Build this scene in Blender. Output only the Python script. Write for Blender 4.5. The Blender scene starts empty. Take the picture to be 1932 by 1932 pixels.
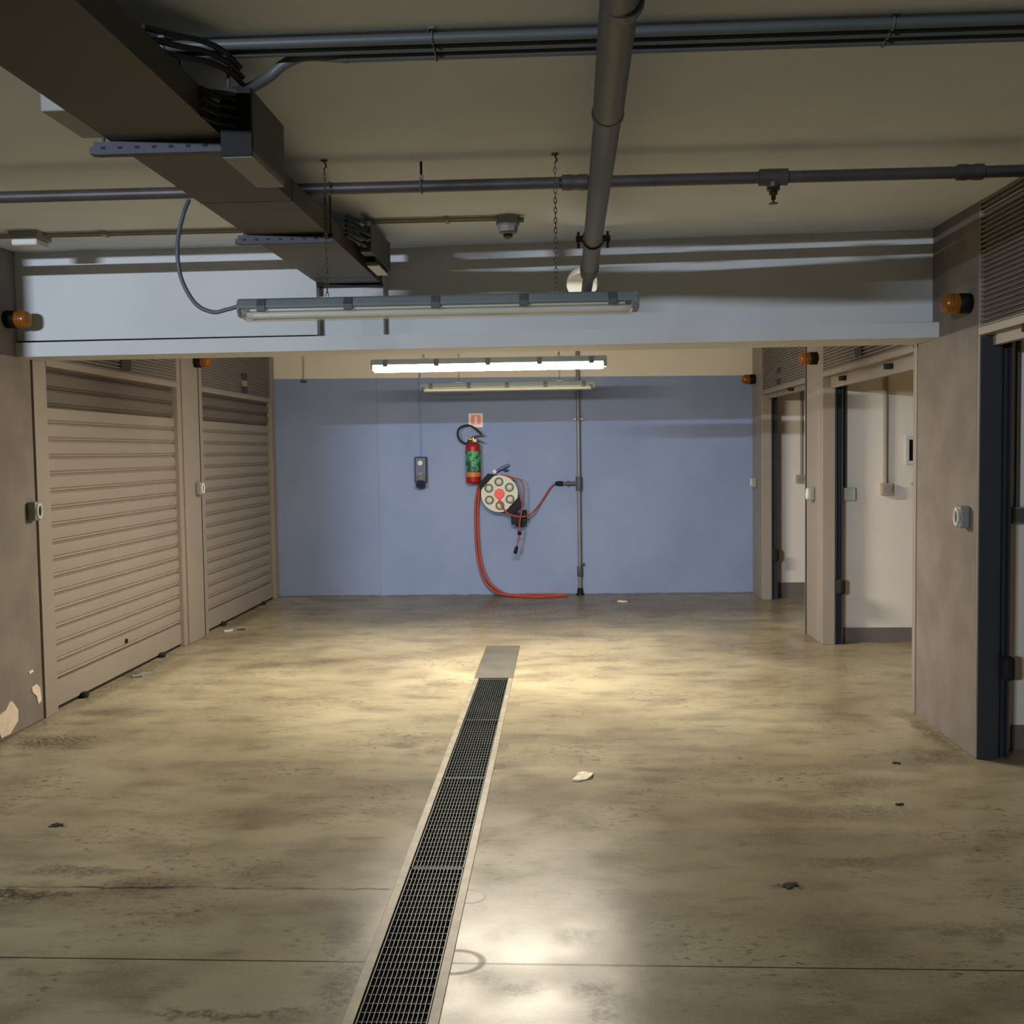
import bpy, bmesh, math, random
from mathutils import Vector, Matrix
random.seed(7)
C = bpy.context.scene
COL = C.collection
PI = math.pi
H = 1.55          # camera height
XL, XR, YB, ZC = -3.09, 2.02, 11.65, 2.72

# ------------------------------------------------------------------ materials
def lin(c):
    c = c / 255.0
    return c / 12.92 if c <= 0.04045 else ((c + 0.055) / 1.055) ** 2.4
def rgb(r, g, b): return (lin(r), lin(g), lin(b), 1.0)

class N:
    """tiny helper around a node tree"""
    def __init__(s, name):
        s.m = bpy.data.materials.new(name); s.m.use_nodes = True
        s.t = s.m.node_tree; s.t.nodes.clear()
        s.out = s.t.nodes.new('ShaderNodeOutputMaterial')
        s.co = s.t.nodes.new('ShaderNodeTexCoord').outputs['Object']
    def put(s, node, key, v):
        i = node.inputs[key]
        if isinstance(v, bpy.types.NodeSocket): s.t.links.new(v, i)
        elif v is not None: i.default_value = v
    def math(s, op, a, b=None, c=None):
        n = s.t.nodes.new('ShaderNodeMath'); n.operation = op
        for k, v in enumerate((a, b, c)):
            if v is not None: s.put(n, k, v)
        return n.outputs[0]
    def vmath(s, op, a, b=None):
        n = s.t.nodes.new('ShaderNodeVectorMath'); n.operation = op
        s.put(n, 0, a)
        if b is not None: s.put(n, 1, b)
        return n.outputs['Value'] if op in ('LENGTH', 'DISTANCE') else n.outputs[0]
    def sep(s, v):
        n = s.t.nodes.new('ShaderNodeSeparateXYZ'); s.put(n, 0, v); return n.outputs
    def noise(s, scale, detail=4, rough=0.55, co=None, color=False):
        n = s.t.nodes.new('ShaderNodeTexNoise'); s.put(n, 'Vector', co or s.co)
        n.inputs['Scale'].default_value = scale; n.inputs['Detail'].default_value = detail
        n.inputs['Roughness'].default_value = rough
        return n.outputs['Color'] if color else n.outputs['Fac']
    def scaled(s, v): return s.vmath('MULTIPLY', s.co, v)
    def ramp(s, f, lo, hi, a=0.0, b=1.0):
        n = s.t.nodes.new('ShaderNodeMapRange'); n.interpolation_type = 'SMOOTHSTEP'
        s.put(n, 'Value', f)
        for k, v in (('From Min', lo), ('From Max', hi), ('To Min', a), ('To Max', b)): s.put(n, k, v)
        return n.outputs['Result']
    def mix(s, f, a, b):
        n = s.t.nodes.new('ShaderNodeMix'); n.data_type = 'RGBA'
        s.put(n, 'Factor', f); s.put(n, 6, a); s.put(n, 7, b)
        return n.outputs[2]
    def bump(s, h, strength=0.2, dist=0.01):
        n = s.t.nodes.new('ShaderNodeBump'); s.put(n, 'Height', h)
        n.inputs['Strength'].default_value = strength; n.inputs['Distance'].default_value = dist
        return n.outputs[0]
    def principled(s, color, rough=0.6, metal=0.0, normal=None, spec=0.5, emit=None, estr=0.0):
        n = s.t.nodes.new('ShaderNodeBsdfPrincipled')
        s.put(n, 'Base Color', color); s.put(n, 'Roughness', rough); s.put(n, 'Metallic', metal)
        s.put(n, 'Specular IOR Level', spec)
        if normal is not None: s.put(n, 'Normal', normal)
        if emit is not None:
            s.put(n, 'Emission Color', emit); s.put(n, 'Emission Strength', estr)
        s.t.links.new(n.outputs[0], s.out.inputs[0]); return n

def paint(name, c, rough=0.6, var=0.12, scale=3.0, metal=0.0, bump=0.0, bscale=120, spec=0.5):
    n = N(name)
    d = tuple(x * (1 - var) for x in c[:3]) + (1,); l = tuple(min(1, x * (1 + var)) for x in c[:3]) + (1,)
    f = n.ramp(n.noise(scale, 6), 0.3, 0.7)
    nm = n.bump(n.noise(bscale, 3), bump, 0.004) if bump else None
    n.principled(n.mix(f, d, l), rough, metal, nm, spec)
    return n.m

M = {}
M['ceiling'] = paint('ceiling_paint', rgb(222, 229, 235), 0.9, 0.05, 1.5, bump=0.08, bscale=60)
M['beam'] = paint('beam_paint', rgb(206, 208, 210), 0.85, 0.04, 2.0, bump=0.06, bscale=70)
M['stucco'] = paint('taupe_stucco', rgb(126, 117, 110), 0.9, 0.14, 3.5, bump=0.35, bscale=90)
M['stucco_dark'] = paint('dark_grey_render', rgb(78, 74, 72), 0.9, 0.1)  # dark tone chosen so the unseen walls bounce little light
M['riser'] = paint('grey_steel_pipe', rgb(122, 126, 130), 0.45, 0.1, 5, metal=0.3)
M['door_metal'] = paint('taupe_door_paint', rgb(148, 138, 127), 0.5, 0.05, 1.2)
M['header'] = paint('taupe_louver_paint', rgb(138, 129, 122), 0.55, 0.05, 1.2)
M['plate'] = paint('plate_dark', rgb(52, 44, 42), 0.6, 0.05)
M['garage_white'] = paint('garage_plaster', rgb(230, 222, 213), 0.9, 0.03, 1.6, bump=0.08, bscale=50)
M['skirting'] = paint('grey_skirting', rgb(110, 102, 98), 0.7, 0.08)
M['guide'] = paint('dark_guide_rail', rgb(46, 49, 58), 0.55, 0.1)
M['black'] = paint('black_plastic', rgb(12, 12, 14), 0.6, 0.1, spec=0.25)
M['rubber'] = paint('black_rubber', rgb(14, 13, 13), 0.8, 0.1)
M['galv'] = paint('galvanised_sheet', rgb(76, 73, 70), 0.55, 0.1, 2.5, metal=0.2)
M['galv_dull'] = paint('dull_galvanised', rgb(80, 82, 82), 0.55, 0.1, 4, metal=0.2)
M['strut'] = paint('blue_grey_strut', rgb(42, 45, 60), 0.55, 0.12, 5, metal=0.2)
M['conduit'] = paint('grey_conduit', rgb(84, 89, 90), 0.5, 0.06)
M['conduit_pale'] = paint('pale_conduit', rgb(150, 146, 130), 0.55, 0.06)
M['pvc'] = paint('grey_drain_pvc', rgb(90, 89, 91), 0.42, 0.08, 2)
M['sprinkler'] = paint('dark_iron_pipe', rgb(74, 68, 68), 0.45, 0.15, 6, metal=0.2)
M['box_grey'] = paint('grey_box_plastic', rgb(138, 138, 134), 0.5, 0.04)
M['box_white'] = paint('white_box_plastic', rgb(206, 208, 200), 0.5, 0.03)
M['box_green'] = paint('pale_green_grey_plastic', rgb(178, 188, 170), 0.5, 0.03)
M['socket_beige'] = paint('beige_socket_plastic', rgb(172, 158, 138), 0.5, 0.03)
M['lamp_grey'] = paint('lamp_grey_housing', rgb(112, 120, 122), 0.5, 0.06, 8)
M['white_enamel'] = paint('white_enamel', rgb(225, 225, 220), 0.4, 0.02)
M['tube'] = paint('white_tube_glass', rgb(244, 242, 234), 0.25, 0.01)
M['steel'] = paint('bright_steel', rgb(150, 148, 144), 0.45, 0.06, 8, metal=0.5)
M['chain'] = paint('rusty_chain', rgb(92, 78, 66), 0.6, 0.2, 60, metal=0.4)
M['amber'] = paint('amber_lens', rgb(140, 80, 12), 0.28, 0.06)
M['red'] = paint('extinguisher_red', rgb(152, 24, 27), 0.4, 0.05)
M['red_hub'] = paint('hub_red', rgb(226, 52, 36), 0.4, 0.04)
M['red_hose'] = paint('red_hose_rubber', rgb(164, 68, 54), 0.6, 0.1, 10)
M['orange'] = paint('orange_band', rgb(196, 112, 40), 0.5, 0.05)
M['brass'] = paint('brass', rgb(206, 168, 70), 0.28, 0.06, metal=0.9)
M['bronze'] = paint('dull_bronze', rgb(112, 92, 62), 0.45, 0.06, metal=0.4)
M['reel_grey'] = paint('reel_flange_grey', rgb(196, 194, 176), 0.45, 0.04)
M['ring_dark'] = paint('ring_grey_green', rgb(92, 96, 82), 0.5, 0.08)
M['navy'] = paint('navy_plastic', rgb(36, 42, 72), 0.4, 0.08)
M['gun_blue'] = paint('violet_blue_metal', rgb(92, 96, 138), 0.35, 0.08, metal=0.3)
M['frame_steel'] = paint('drain_frame_steel', rgb(142, 134, 118), 0.5, 0.2, 14, metal=0.15)
M['grating'] = paint('grating_steel', rgb(88, 94, 94), 0.45, 0.15, 10, metal=0.3)
M['cover'] = paint('drain_cover_sheet', rgb(104, 102, 94), 0.5, 0.12, 5, metal=0.3)
M['channel'] = paint('drain_channel_dark', rgb(28, 26, 26), 0.85, 0.2, 8)
M['paper'] = paint('crumpled_paper', rgb(238, 228, 205), 0.85, 0.04)
M['debris'] = paint('dark_debris', rgb(40, 34, 30), 0.9, 0.2, 30)
M['plaster'] = paint('bare_plaster', rgb(222, 204, 184), 0.95, 0.06, 20, bump=0.4, bscale=60)
M['sign_pink'] = paint('faded_sign_red', rgb(230, 138, 132), 0.5, 0.05)
M['sign_white'] = paint('faded_sign_white', rgb(236, 218, 214), 0.5, 0.03)
M['cable'] = paint('grey_cable_sheath', rgb(86, 94, 102), 0.5, 0.05)
M['cable_black'] = paint('black_cable_sheath', rgb(30, 31, 34), 0.55, 0.05)
M['blue_pipe'] = paint('blue_painted_tube', rgb(136, 150, 190), 0.6, 0.03)
M['cream_pipe'] = paint('cream_painted_tube', rgb(196, 182, 152), 0.6, 0.03)

def mat_floor():
    n = N('polished_concrete')
    warp = n.vmath('SUBTRACT', n.noise(2.2, 1, 0.4, color=True), (0.5, 0.5, 0.5))
    pw = n.vmath('ADD', n.co, n.vmath('MULTIPLY', warp, (0.30, 0.22, 0.0)))
    pf = n.vmath('ADD', n.co, n.vmath('MULTIPLY', n.vmath('SUBTRACT', n.noise(9, 2, 0.5, color=True), (0.5, 0.5, 0.5)), (0.16, 0.16, 0)))
    big = n.noise(0.9, 3, 0.5, pw)
    streak = n.noise(1.8, 4, 0.5, n.vmath('MULTIPLY', pw, (0.55, 1.5, 1)))
    col = n.mix(n.ramp(big, 0.30, 0.70), rgb(142, 131, 106), rgb(174, 164, 136))
    col = n.mix(n.math('MULTIPLY', n.ramp(streak, 0.48, 0.74), 0.36), col, rgb(98, 88, 66))
    mid = n.noise(3.4, 3, 0.5, n.scaled((0.8, 1.25, 1)))
    col = n.mix(n.math('MULTIPLY', n.ramp(mid, 0.42, 0.74), 0.50), col, rgb(92, 80, 62))
    col = n.mix(n.math('MULTIPLY', n.ramp(n.noise(70, 3, 0.6), 0.40, 0.70), 0.16), col, rgb(196, 186, 158))
    sp = n.noise(30, 5, 0.7, n.scaled((0.75, 1.3, 1)))
    col = n.mix(n.math('MULTIPLY', n.ramp(sp, 0.53, 0.66), n.math('MULTIPLY', n.ramp(n.noise(1.7, 3), 0.46, 0.62), 0.8)), col, rgb(70, 58, 48))
    scuff = n.noise(8, 4, 0.55, n.scaled((0.55, 1.5, 1)))
    col = n.mix(n.math('MULTIPLY', n.ramp(scuff, 0.54, 0.72), 0.34), col, rgb(84, 72, 56))
    # dirt spots that lie where the photograph has them: x, y, rx, ry, strength
    spots = [(-2.0, 3.70, .34, .05, .9), (-1.85, 3.92, .30, .06, .5), (-1.50, 3.80, .22, .09, .45), (-0.72, 3.43, .07, .13, .75), (-0.66, 3.05, .07, .22, .7),
             (-0.92, 2.90, .34, .03, .6), (-0.78, 3.62, .10, .08, .4), (-0.30, 3.62, .05, .06, .3), (-0.62, 4.45, .05, .06, .35),
             (-0.30, 4.85, .06, .12, .35), (-0.34, 5.60, .05, .10, .4), (-0.68, 5.55, .07, .10, .3), (-0.32, 6.6, .06, .12, .35),
             (-0.86, 5.65, .10, .06, .35), (0.78, 3.80, .05, .02, .9), (1.05, 4.03, .20, .07, .4), (1.30, 3.45, .30, .08, .35), (1.2, 4.6, .45, .10, .35),
             (1.45, 5.0, .30, .10, .3), (0.5, 5.2, .25, .06, .25), (-1.75, 8.0, .25, .10, .45), (-2.2, 7.8, .22, .10, .4), (-1.3, 7.6, .12, .10, .35),
             (-2.45, 10.7, .35, .35, .5), (-1.7, 9.9, .6, .20, .4), (-2.7, 6.4, .40, .12, .5), (-1.9, 6.2, .35, .06, .3), (-2.9, 7.7, .12, .9, .3),
             (-2.8, 5.75, .35, .2, .7), (1.7, 8.2, .35, .5, .35), (1.45, 9.6, .4, .4, .35), (0.2, 9.6, .9, .18, .25), (-0.5, 11.3, 2.6, .35, .5), (-0.3, 10.7, 2.8, 1.3, .62), (0.9, 9.8, .9, .6, .3), (-2.2, 9.9, .8, .5, .35),
             (1.55, 6.3, .30, .5, .25), (-0.25, 3.12, .06, .05, .3), (-2.15, 4.41, .035, .02, .9), (0.35, 4.35, .10, .03, .3), (0.2, 3.95, .12, .03, .3),
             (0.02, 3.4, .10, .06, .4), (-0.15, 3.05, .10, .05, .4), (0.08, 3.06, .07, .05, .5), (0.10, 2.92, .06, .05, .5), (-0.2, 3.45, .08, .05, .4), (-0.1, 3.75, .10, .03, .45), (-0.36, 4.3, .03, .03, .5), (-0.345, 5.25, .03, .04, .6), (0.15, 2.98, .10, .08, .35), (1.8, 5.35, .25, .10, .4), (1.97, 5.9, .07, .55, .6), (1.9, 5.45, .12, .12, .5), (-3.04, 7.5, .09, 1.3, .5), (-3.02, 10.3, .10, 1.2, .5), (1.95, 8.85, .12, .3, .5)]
    pg = n.vmath('ADD', n.co, n.vmath('MULTIPLY', n.vmath('SUBTRACT', n.noise(11, 6, 0.68, color=True), (0.5, 0.5, 0.5)), (0.22, 0.20, 0)))
    acc = None
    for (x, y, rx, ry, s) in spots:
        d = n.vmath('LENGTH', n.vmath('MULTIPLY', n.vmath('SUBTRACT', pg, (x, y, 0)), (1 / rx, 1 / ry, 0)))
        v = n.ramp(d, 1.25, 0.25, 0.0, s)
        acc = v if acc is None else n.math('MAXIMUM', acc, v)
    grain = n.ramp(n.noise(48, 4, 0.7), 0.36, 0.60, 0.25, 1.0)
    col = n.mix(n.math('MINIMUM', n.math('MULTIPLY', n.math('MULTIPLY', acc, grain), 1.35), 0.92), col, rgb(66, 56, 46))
    # dried rings beside the drain
    rings = None
    for (x, y, rx, ry) in [(-0.335, 3.70, .05, .055), (-0.345, 3.215, .085, .075)]:
        d = n.vmath('LENGTH', n.vmath('MULTIPLY', n.vmath('SUBTRACT', n.co, (x, y, 0)), (1 / rx, 1 / ry, 0)))
        v = n.ramp(n.math('ABSOLUTE', n.math('SUBTRACT', d, 1.0)), 0.20, 0.03)
        rings = v if rings is None else n.math('MAXIMUM', rings, v)
    col = n.mix(n.math('MULTIPLY', n.math('MULTIPLY', rings, n.ramp(n.noise(18, 4), 0.3, 0.6, 0.3, 1.0)), 0.5), col, rgb(70, 60, 50))
    xyz = n.sep(n.co)
    # sawn joint and the ragged crack
    jy = n.math('MULTIPLY_ADD', xyz[0], -0.0125, 3.2015)
    joint = n.ramp(n.math('ABSOLUTE', n.math('SUBTRACT', xyz[1], jy)), 0.0050, 0.0022)
    cy = n.math('ADD', 3.765, n.math('MULTIPLY', n.math('SUBTRACT', n.noise(3.2, 4, 0.7), 0.5), 0.09))
    crack = n.math('MULTIPLY', n.ramp(n.math('ABSOLUTE', n.math('SUBTRACT', xyz[1], cy)), 0.012, 0.003), n.ramp(xyz[0], -0.62, -0.66))
    crack = n.math('MULTIPLY', crack, n.ramp(n.noise(5, 3), 0.36, 0.6, 0.25, 1.0))
    lines = n.math('MAXIMUM', joint, n.math('MULTIPLY', crack, 0.85))
    col = n.mix(lines, col, rgb(44, 36, 30))
    rough = n.ramp(n.noise(3.0, 2, 0.5), 0.25, 0.75, 0.22, 0.34)
    rough = n.math('ADD', rough, n.math('MULTIPLY', n.math('MAXIMUM', n.math('MULTIPLY', acc, grain), rings), 0.12))
    h = n.math('SUBTRACT', n.math('MULTIPLY', n.noise(14, 5), 0.3), lines)
    n.principled(col, rough, 0.0, n.bump(h, 0.10, 0.01), 0.17)
    return n.m
M['floor'] = mat_floor()

def mat_backwall():
    n = N('blue_and_cream_wall_paint')
    xyz = n.sep(n.co)
    edge = n.math('MULTIPLY_ADD', xyz[0], -0.010, 2.335)
    f = n.ramp(n.math('SUBTRACT', xyz[2], edge), -0.004, 0.004)
    v = n.ramp(n.noise(1.4, 5), 0.3, 0.7)
    blue = n.mix(v, rgb(129, 145, 180), rgb(138, 153, 187))
    cream = n.mix(v, rgb(222, 214, 198), rgb(228, 221, 208))
    base = n.ramp(n.math('ADD', xyz[2], n.math('MULTIPLY', n.noise(8, 4), 0.03)), 0.035, 0.02, 0.0, 0.8)
    col = n.mix(base, n.mix(f, blue, cream), rgb(84, 84, 86))
    n.principled(col, 0.8, 0.0, n.bump(n.noise(60, 4), 0.1, 0.004))
    return n.m
M['backwall'] = mat_backwall()

def mat_perforated():
    n = N('perforated_slat_paint')
    xyz = n.sep(n.co)
    a = n.math('SUBTRACT', n.math('FRACT', n.math('MULTIPLY', xyz[1], 125.0)), 0.5)
    b = n.math('SUBTRACT', n.math('FRACT', n.math('MULTIPLY', xyz[2], 125.0)), 0.5)
    d = n.math('SQRT', n.math('ADD', n.math('MULTIPLY', a, a), n.math('MULTIPLY', b, b)))
    n.principled(n.mix(n.ramp(d, 0.47, 0.39), rgb(150, 137, 124), rgb(30, 24, 20)), 0.6)
    return n.m
M['perforated'] = mat_perforated()

def mat_label():
    n = N('green_extinguisher_label')
    f = n.ramp(n.noise(22, 2, 0.5), 0.46, 0.56)
    n.principled(n.mix(f, rgb(38, 74, 60), rgb(74, 156, 108)), 0.5)
    return n.m
M['label_green'] = mat_label()

def mat_diffuser(name, tint, lit=None, strength=0.0):
    n = N(name); t = n.t
    if lit is None:
        tr = t.nodes.new('ShaderNodeBsdfTransparent'); tr.inputs[0].default_value = tint
        tl = t.nodes.new('ShaderNodeBsdfTranslucent'); tl.inputs[0].default_value = (0.85, 0.85, 0.82, 1)
        gl = t.nodes.new('ShaderNodeBsdfGlossy'); gl.inputs['Roughness'].default_value = 0.22
        m0 = t.nodes.new('ShaderNodeMixShader'); m0.inputs[0].default_value = 0.22
        t.links.new(tr.outputs[0], m0.inputs[1]); t.links.new(tl.outputs[0], m0.inputs[2])
        m1 = t.nodes.new('ShaderNodeMixShader'); m1.inputs[0].default_value = 0.10
        t.links.new(m0.outputs[0], m1.inputs[1]); t.links.new(gl.outputs[0], m1.inputs[2])
        t.links.new(m1.outputs[0], n.out.inputs[0])
    else:
        n.principled((0.8, 0.8, 0.8, 1), 0.4, emit=lit, estr=strength)
    return n.m
LIT_WARM = (1.0, 0.89, 0.72, 1); LIT_COOL = (0.78, 0.88, 1.0, 1)
COOL_W = 285.0
M['diffuser_clear'] = mat_diffuser('clear_lamp_cover', (0.93, 0.93, 0.9, 1))
M['diffuser_warm'] = mat_diffuser('glowing_warm_cover', None, LIT_WARM, 262.0)
M['diffuser_warm'].cycles.emission_sampling = 'FRONT'

# ------------------------------------------------------------------ mesh builder
class MB:
    def __init__(s): s.bm = bmesh.new()
    def box(s, x0, x1, y0, y1, z0, z1):
        r = bmesh.ops.create_cube(s.bm, size=1.0)
        bmesh.ops.scale(s.bm, vec=(x1 - x0, y1 - y0, z1 - z0), verts=r['verts'])
        bmesh.ops.translate(s.bm, vec=((x0 + x1) / 2, (y0 + y1) / 2, (z0 + z1) / 2), verts=r['verts'])
        return s
    def prism(s, poly, axis, a, b):
        """extrude a closed 2-D polygon along an axis ('x': (y,z), 'y': (x,z), 'z': (x,y))"""
        f = {'x': lambda p, t: (t, p[0], p[1]), 'y': lambda p, t: (p[0], t, p[1]), 'z': lambda p, t: (p[0], p[1], t)}[axis]
        va = [s.bm.verts.new(f(p, a)) for p in poly]; vb = [s.bm.verts.new(f(p, b)) for p in poly]
        k = len(poly)
        s.bm.faces.new(va); s.bm.faces.new(vb[::-1])
        for i in range(k): s.bm.faces.new((va[i], va[(i + 1) % k], vb[(i + 1) % k], vb[i]))
        return s
    def hexa(s, p):
        """p: 4 bottom + 4 top points"""
        v = [s.bm.verts.new(q) for q in p]
        for f in ((3, 2, 1, 0), (4, 5, 6, 7), (0, 1, 5, 4), (1, 2, 6, 5), (2, 3, 7, 6), (3, 0, 4, 7)): s.bm.faces.new([v[i] for i in f])
        return s
    def tube(s, pts, r, seg=12, closed=False):
        pts = [Vector(p) for p in pts]; k = len(pts); rings = []
        rr = r if isinstance(r, (list, tuple)) else [r] * k
        up = None
        for i, p in enumerate(pts):
            if closed: d = pts[(i + 1) % k] - pts[i - 1]
            else: d = pts[min(i + 1, k - 1)] - pts[max(i - 1, 0)]
            d.normalize()
            if up is None: up = Vector((0, 0, 1)) if abs(d.z) < 0.9 else Vector((1, 0, 0))
            a = up - d * up.dot(d); a.normalize(); b = d.cross(a); up = a
            rings.append([s.bm.verts.new(p + (a * math.cos(2 * PI * j / seg) + b * math.sin(2 * PI * j / seg)) * rr[i]) for j in range(seg)])
        for i in range(k if closed else k - 1):
            A, B = rings[i], rings[(i + 1) % k]
            for j in range(seg): s.bm.faces.new((A[j], A[(j + 1) % seg], B[(j + 1) % seg], B[j]))
        if not closed:
            s.bm.faces.new(rings[0][::-1]); s.bm.faces.new(rings[-1])
        return s
    def cyl(s, p0, p1, r, seg=20): return s.tube([p0, p1], r, seg)
    def rings(s, prof, center, axis='z', seg=28, cap=True):
        """turned shape: prof = [(radius, distance along axis)]"""
        d = {'x': Vector((1, 0, 0)), 'y': Vector((0, 1, 0)), 'z': Vector((0, 0, 1))}[axis]
        c = Vector(center); u = Vector((d.z, d.x, d.y)); v = d.cross(u); R = []
        for q, t in prof: R.append([s.bm.verts.new(c + d * t + (u * math.cos(2 * PI * j / seg) + v * math.sin(2 * PI * j / seg)) * max(q, 1e-4)) for j in range(seg)])
        for A, B in zip(R, R[1:]):
            for j in range(seg): s.bm.faces.new((A[j], A[(j + 1) % seg], B[(j + 1) % seg], B[j]))
        if cap: s.bm.faces.new(R[0][::-1]); s.bm.faces.new(R[-1])
        return s
    def ball(s, c, r, seg=14):
        q = bmesh.ops.create_uvsphere(s.bm, u_segments=seg, v_segments=seg // 2, radius=r)
        bmesh.ops.translate(s.bm, vec=c, verts=q['verts']); return s
    def torus(s, c, R, r, axis='y', seg=28, k=10):
        c = Vector(c)
        f = {'y': lambda a: Vector((math.cos(a), 0, math.sin(a))), 'x': lambda a: Vector((0, math.cos(a), math.sin(a))), 'z': lambda a: Vector((math.cos(a), math.sin(a), 0))}[axis]
        return s.tube([c + f(2 * PI * i / seg) * R for i in range(seg)], r, k, True)
    def rot(s, m):
        bmesh.ops.transform(s.bm, matrix=m, verts=s.bm.verts); return s
    def build(s, name, mat, parent=None, smooth=None, bevel=0.0, loc=None):
        off = Vector((0, 0, 0))
        p = parent
        while p is not None: off += p.location; p = p.parent
        if loc is not None: off += Vector(loc)
        bmesh.ops.recalc_face_normals(s.bm, faces=s.bm.faces)
        bmesh.ops.translate(s.bm, vec=-off, verts=s.bm.verts)
        me = bpy.data.meshes.new(name); s.bm.to_mesh(me); s.bm.free()
        o = bpy.data.objects.new(name, me); COL.objects.link(o)
        me.materials.append(mat)
        if smooth is not None:
            me.polygons.foreach_set('use_smooth', [True] * len(me.polygons))
            me.set_sharp_from_angle(angle=math.radians(smooth))
        if bevel:
            b = o.modifiers.new('edge_bevel', 'BEVEL'); b.width = bevel; b.segments = 2; b.limit_method = 'ANGLE'
        if parent is not None: o.parent = parent
        if loc is not None: o.location = loc
        return o

def spline(pts, n=10):
    """Catmull-Rom through the points"""
    P = [Vector(p) for p in pts]; P = [P[0] * 2 - P[1]] + P + [P[-1] * 2 - P[-2]]; out = []
    for i in range(1, len(P) - 2):
        for j in range(n):
            t = j / n; a, b, c, d = P[i - 1], P[i], P[i + 1], P[i + 2]
            out.append(0.5 * ((2 * b) + (c - a) * t + (2 * a - 5 * b + 4 * c - d) * t * t + (3 * b - a - 3 * c + d) * t ** 3))
    out.append(P[-2]); return out

def tag(o, label, cat=None, group=None, kind=None):
    o['label'] = label
    if cat: o['category'] = cat
    if group: o['group'] = group
    if kind: o['kind'] = kind
    return o
def thing(name, loc, label, cat, group=None, kind=None):
    o = bpy.data.objects.new(name, None); COL.objects.link(o); o.location = loc; o.empty_display_size = 0.05
    return tag(o, label, cat, group, kind)
def struct(name, mb, mat, label=None, bevel=0.0):
    o = mb.build(name, mat, bevel=bevel); o['kind'] = 'structure'
    if label: o['label'] = label
    return o
def dup(root, loc, label, rotz=0.0):
    r = root.copy(); COL.objects.link(r); r.location = loc; r.rotation_euler = (0, 0, rotz); r['label'] = label
    for ch in list(root.children):
        c = ch.copy(); COL.objects.link(c); c.parent = r
        for g in list(ch.children):
            d = g.copy(); COL.objects.link(d); d.parent = c
    return r

# ------------------------------------------------------------------ room shell
DX0, DX1, DY0, DY1 = -0.588, -0.380, 0.6, 7.34       # trench in the floor
fl = MB()
for b in ((-9.5, DX0, -6, 12.5), (DX1, 8, -6, 12.5), (DX0, DX1, -6, DY0), (DX0, DX1, DY1, 12.5)): fl.box(b[0], b[1], b[2], b[3], -0.2, 0)
bmesh.ops.remove_doubles(fl.bm, verts=fl.bm.verts, dist=1e-5)
struct('floor', fl, M['floor'], 'stained polished concrete floor of the garage aisle')
struct('ceiling', MB().box(-9.5, 8, -6, 12.5, ZC, ZC + 0.25), M['ceiling'], 'cream grey concrete ceiling')
bw = MB().box(XL - 0.3, -1.98, YB + 0.012, YB + 0.3, 0, ZC).box(-1.98, XR + 0.3, YB, YB + 0.3, 0, ZC)
struct('wall_back', bw, M['backwall'], 'blue back wall with a cream strip under the ceiling')
wl = MB().box(XL - 0.22, XL, 5.50, 6.245, 0, ZC).box(-9.5, XL - 0.22, 5.50, 5.72, 0, ZC)
wall_left = struct('wall_left', wl, M['stucco'], 'taupe stucco wall end beside the first left garage door', 0.012)
wr = MB().box(XR, XR + 0.10, 5.40, 6.295, 0, ZC).box(XR + 0.10, XR + 0.22, 6.14, 6.295, 0, ZC).box(XR, XR + 0.22, -6, 2.9, 0, ZC)
struct('wall_right', wr, M['stucco'], 'taupe stucco pier between the two nearest right garage openings', 0.006)
struct('wall_front', MB().box(-9.5, 8, -6.2, -6, 0, ZC), M['stucco_dark'])
struct('wall_aisle', MB().box(-9.7, -9.5, -6, 6.06, 0, ZC), M['stucco_dark'])
# damaged plaster on the foot of the left wall
def patch(name, pts, par):
    mb = MB(); cy = sum(p[0] for p in pts) / len(pts); cz = sum(p[1] for p in pts) / len(pts)
    va = [mb.bm.verts.new((XL + 0.004, y, z)) for y, z in pts]; vb = [mb.bm.verts.new((XL - 0.02, cy + (y - cy) * 1.05, cz + (z - cz) * 1.05)) for y, z in pts]
    mb.bm.faces.new(va)
    for i in range(len(pts)): j = (i + 1) % len(pts); mb.bm.faces.new((va[i], va[j], vb[j], vb[i]))
    return mb.build(name, M['plaster'], par)
patch('bare_plaster_patch', [(5.70, .06), (5.74, .02), (5.84, .02), (5.89, .05), (5.93, .07), (5.935, .13), (5.88, .19), (5.85, .20), (5.80, .16), (5.74, .15), (5.70, .12)][1:], wall_left)
patch('bare_plaster_patch', [(6.10, .22), (6.16, .23), (6.20, .20), (6.21, .12), (6.17, .11), (6.155, .16), (6.11, .19)], wall_left)
patch('bare_plaster_patch', [(6.07, .32), (6.12, .325), (6.13, .31), (6.08, .305)], wall_left)

# the deep beam across the aisle
def bl(x, a, b): return a + (b - a) * (x - XL) / (XR - XL)
HX, HZ, HR = 0.125, 2.485, 0.088                      # pipe hole
bm_ = MB()
def slab(mb, x0, x1, f0, f1, y1, z0, z1): mb.hexa([(x0, f0, z0), (x1, f1, z0), (x1, y1, z0), (x0, y1, z0), (x0, f0, z1), (x1, f1, z1), (x1, y1, z1), (x0, y1, z1)])
slab(bm_, XL, XR, 6.075, 5.945, 6.36, 2.125, 2.205)   # lower band
slab(bm_, XL, -1.36, 6.100, 6.078, 6.36, 2.218, ZC)   # left face
slab(bm_, -1.36, -1.00, 6.165, 6.165, 6.36, 2.218, ZC)
rf = lambda x: 6.235 + (6.05 - 6.235) * (x + 1.0) / (XR + 1.0)
slab(bm_, -1.00, HX - 0.16, rf(-1.0), rf(HX - 0.16), 6.36, 2.218, ZC)
slab(bm_, HX + 0.16, XR, rf(HX + 0.16), rf(XR), 6.36, 2.218, ZC)
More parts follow.
